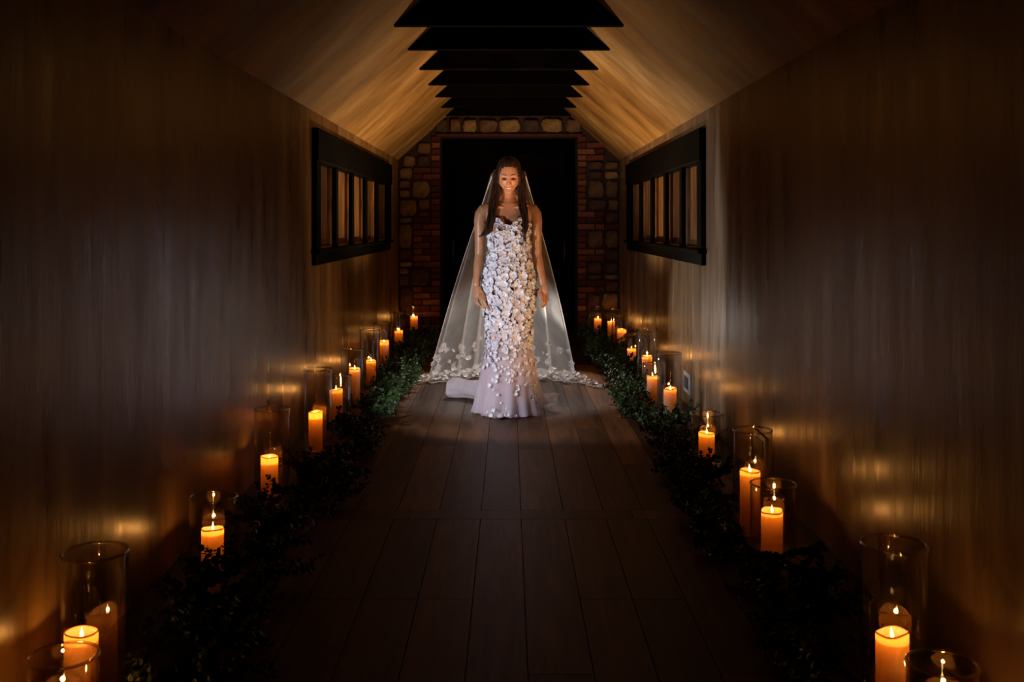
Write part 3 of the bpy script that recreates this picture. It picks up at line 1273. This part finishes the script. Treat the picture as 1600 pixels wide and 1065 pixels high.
def skirt_pt(u, v, lay):
    a = (u - .5) * 2 * math.pi
    z = .56 * (1 - v)
    p = gown_pt(a, max(z, 0), .004 + .004 * lay)
    fl_ = v ** 1.7
    pl = math.sin(a * 9 + lay * 1.1 + .6 * math.sin(a * 2)) * .5 + .5 * math.sin(a * 15 + lay)
    rr_ = 1 + fl_ * (.05 + .07 * lay) + fl_ * pl * .12
    # the hem kicks out to the right and back
    kick = max(0, math.cos(a - 1.75)) ** 6 * max(0, (v - .72) / .28) ** 1.5
    back = max(0, -math.cos(a)) * v ** 2
    x = p.x * rr_ + kick * .10
    y = p.y * rr_ + back * .16
    zz = .004 + z * .993
    if v > .9:
        zz += .014 * (.5 + .5 * math.sin(a * 11 + lay * 2)) * (v - .9) / .1 + kick * .10
    return Vector((x, y, zz))


for lay in (0, 1):
    m = MB()
    m.grid(lambda u, v: skirt_pt(u, v, lay), 260, 46, wrap=True)
    m.build('tulle_layer', M['tulle'], gown, True)
# rolled train lying to camera left, behind the hem
m = MB()
P = catmull([(-.10, .30, .09), (-.22, .46, .085), (-.36, .58, .078), (-.465, .62, .070)], 24)


def train_pt(u, v):
    i = min(int(v * 23), 22)
    c = P[i].lerp(P[i + 1], v * 23 - i)
    r_ = .082 - .006 * v + .006 * math.sin(v * 9)
    if v > .93:
        r_ *= 1 - ((v - .93) / .07) ** 2 * .55
    a = u * 2 * math.pi
    rad = r_ * (1 + .05 * math.sin(5 * a + 9 * v) + .03 * math.sin(11 * a))
    return Vector((c.x + rad * .35 * math.cos(a), c.y + rad * .95 * math.cos(a), max(.004, c.z * .92 + rad * .92 * math.sin(a))))


m.grid(train_pt, 48, 50, wrap=True)
m.build('tulle_train', M['tulle_train'], gown, True)


# flowers
def flower_mesh(name, mat, petals, seed, cup=.5):
    rr = random.Random(seed)
    m = MB()
    for k in range(petals):
        a = 2 * math.pi * k / petals + rr.uniform(-.12, .12)
        L = rr.uniform(.88, 1.08)
        w = 2.2 / petals * rr.uniform(.95, 1.15)
        lift = rr.uniform(.12, .5)
        c, s_ = math.cos(a), math.sin(a)
        pl = []
        for x, y, z in [(.04, 0, .05), (.40, -.55, .12), (.40, 0, .06), (.40, .55, .12), (.78, -.62, lift + cup * .3), (.80, 0, lift * .7), (.78, .62, lift + cup * .3), (1.0, -.25, lift + cup * .42), (1.02, .25, lift + cup * .42)]:
            x *= L
            y *= w * 1.5
            pl.append((x * c - y * s_, x * s_ + y * c, z))
        m.add(pl, [(0, 2, 1), (0, 3, 2), (1, 2, 5, 4), (2, 3, 6, 5), (4, 5, 7), (5, 8, 7), (5, 6, 8)])
    m.lathe([(.13, .10), (.10, .2), (.01, .24)], 6)
    return m.mesh(name, mat, True, fix=False)


FLW = [flower_mesh('flower_applique', M['flower'], 5, 1), flower_mesh('flower_applique', M['flower'], 6, 2), flower_mesh('flower_applique', M['flower'], 4, 3), flower_mesh('flower_applique', M['flower2'], 5, 4)]


def frame_at(p, nrm, spin, size):
    z = nrm.normalized()
    x = z.orthogonal().normalized()
    x = Matrix.Rotation(spin, 3, z) @ x
    y = z.cross(x)
    return Matrix.LocRotScale(p, Matrix((x, y, z)).transposed().to_quaternion(), Vector((size,) * 3))


def gown_normal(a, z):
    e = .004
    da = gown_pt(a + e, z) - gown_pt(a - e, z)
    dz = gown_pt(a, z + e) - gown_pt(a, z - e)
    n = da.cross(dz).normalized()
    p = gown_pt(a, z)
    if n.dot(Vector((p.x, p.y, 0))) < 0:
        n = -n
    return n


rr = random.Random(77)
spots = []
tries = 0
while len(spots) < 900 and tries < 40000:
    tries += 1
    a = rr.uniform(-math.pi, math.pi)
    z = rr.uniform(.46, 1.345)
    if z > neckline(a) - .004 or abs(z - 1.128) < .020:
        continue
    if z < .60 and rr.random() > (z - .40) / .26:
        continue
    p = gown_pt(a, z, .004)
    size = rr.choice([.013, .016, .020, .025, .031, .037])
    if z > 1.2:
        size = min(size, .022)
    if all((p - q).length > (size + s_) * .53 for q, s_, *_ in spots):
        spots.append((p, size, a, z))
for i in range(46):
    a = -1.75 + 3.5 * i / 45
    spots.append((gown_pt(a, neckline(a) - .006, .005), rr.uniform(.013, .018), a, neckline(a) - .006))
spots_front = sorted((s for s in spots if math.cos(s[2]) > -.15), key=lambda s: -s[1])
stuff = [s for s in spots if math.cos(s[2]) <= -.15] + spots_front[290:]
for p, size, a, z in spots_front[:290]:
    o = link('flower_applique', FLW[rr.choice([0, 0, 1, 1, 2, 3])], gown)
    o.matrix_local = frame_at(p, gown_normal(a, z), rr.uniform(0, 6.28), size)
m = MB()


def stamp(m, src, mat):
    m.add([mat @ v.co for v in src.vertices], [tuple(p.vertices) for p in src.polygons])


for p, size, a, z in stuff:
    stamp(m, FLW[rr.choice([0, 1, 2])], frame_at(p, gown_normal(a, z), rr.uniform(0, 6.28), size))
# trailing clusters and hem flowers on the tulle
cl = [(-.28, .36, 12, .05), (-.36, .25, 9, .045), (.1, .44, 10, .05), (.17, .30, 12, .045), (.52, .44, 10, .05), (.72, .26, 10, .05), (.85, .18, 8, .04), (.24, .17, 5, .025), (-.75, .45, 9, .05), (-.75, .36, 8, .04), (-1.1, .4, 9, .06), (1.1, .4, 9, .06), (-.5, .03, 4, .02), (.0, .02, 6, .03)]
for a0, z0, n, sp in cl:
    for _ in range(n):
        z = max(.02, min(.55, z0 + rr.gauss(0, sp)))
        a = a0 + rr.gauss(0, sp / .24)
        u, v = a / (2 * math.pi) + .5, 1 - z / .56
        p = skirt_pt(u, v, 1)
        nr = Vector((p.x, p.y, .02)).normalized()
        stamp(m, FLW[rr.choice([0, 1, 2])], frame_at(p + nr * .003, nr, rr.uniform(0, 6.28), rr.choice([.010, .014, .018])))
o = m.build('small_appliques', M['flower'], gown, True, fix=False)
tag(o, kind='stuff')
# shoe tip under the hem
m = MB()
m.tube([(-.055, -.10, .03), (-.056, -.20, .026), (-.055, -.272, .018)], [(.034, .028), (.034, .024), (.026, .014)], 14, flat=(1, 0, 0))
m.build('shoe', M['shoe'], person, True)
m = MB()
m.tube([(.06, -.06, .03), (.06, -.15, .026), (.06, -.21, .018)], [(.034, .028), (.034, .024), (.026, .014)], 14, flat=(1, 0, 0))
m.build('shoe', M['shoe'], person, True)


# --- veil: gathered at the back of the head, falling behind the arms and pooling on the floor
def veil_top(u):
    a = u * R(102)
    return Vector((  .122 * math.sin(a), .012 + .120 * math.cos(a), 1.735 - .085 * abs(u) ** 1.5))


def veil_land(u):
    x = -.055 + u * .615 + (.02 * math.sin(u * 7))
    return Vector((x, 1.52 + .35 * (1 - u * u), 0))


def veil_pt(u, v):
    """u -1..1 across; v 0..1 falls, 1..2 lies on the floor"""
    fall = min(v, 1)
    a, b = veil_top(u), veil_land(u)
    p = a.lerp(b, fall)
    out = math.sin(fall * math.pi)
    p.x += out * .022 * u
    A = .008 + .085 * fall ** 1.1
    ph = u * 26 + 1.3 * math.sin(u * 5) + .6 * fall
    edge = min(1, (1 - abs(u)) / .12)
    p.y += A * math.sin(ph) * edge
    p.x += A * .55 * math.cos(ph * 1.07 + .5) * edge
    if v > 1:
        w = v - 1
        q = veil_land(u)
        p.x += w * (q.x * .34 + (-.06 if u < 0 else .0))
        p.y += -w * (.52 + .06 * math.sin(u * 9)) * (.55 + .45 * abs(u))
        p.z = .006 + .030 * (1 - w) * math.exp(-w * 2) + .014 * abs(math.sin(u * 19 + w * 8)) * (1 - .3 * w) + .012 * abs(math.sin(u * 41 + w * 5))
    else:
        p.z = max(p.z, .012)
    return p


m = MB()
m.grid(lambda u, v: veil_pt(u * 2 - 1, v * 1.999), 240, 110)
veil = m.build('veil', M['veil'], person, True, fix=False)
# bound edge of the veil
m = MB()
m.tube([veil_pt(-1, i / 40 * 1.999) for i in range(41)], [.0035] * 41, 5)
m.tube([veil_pt(-1 + i / 60 * 2, 1.999) for i in range(61)], [.0035] * 61, 5)
m.tube([veil_pt(1, i / 40 * 1.999) for i in range(41)], [.0035] * 41, 5)
o = m.build('veil_edge', sheer('veil_binding', (.95, .92, .9), .55, .5), veil, True)
m = MB()
for _ in range(330):
    u = rr.uniform(-1, 1)
    v = rr.choice([rr.uniform(1.25, 1.97), rr.uniform(1.6, 1.97), rr.uniform(.80, 1.1)])
    p = veil_pt(u, v)
    nr = Vector((rr.uniform(-.3, .3), rr.uniform(-.8, -.1), 1 if v > 1 else .15)).normalized()
    stamp(m, FLW[rr.choice([0, 1, 2])], frame_at(p + Vector((0, -.004, .004)), nr, rr.uniform(0, 6.28), rr.choice([.014, .018, .024, .030])))
o = m.build('lace_edging', M['lace'], veil, True, fix=False)
tag(o, kind='stuff')
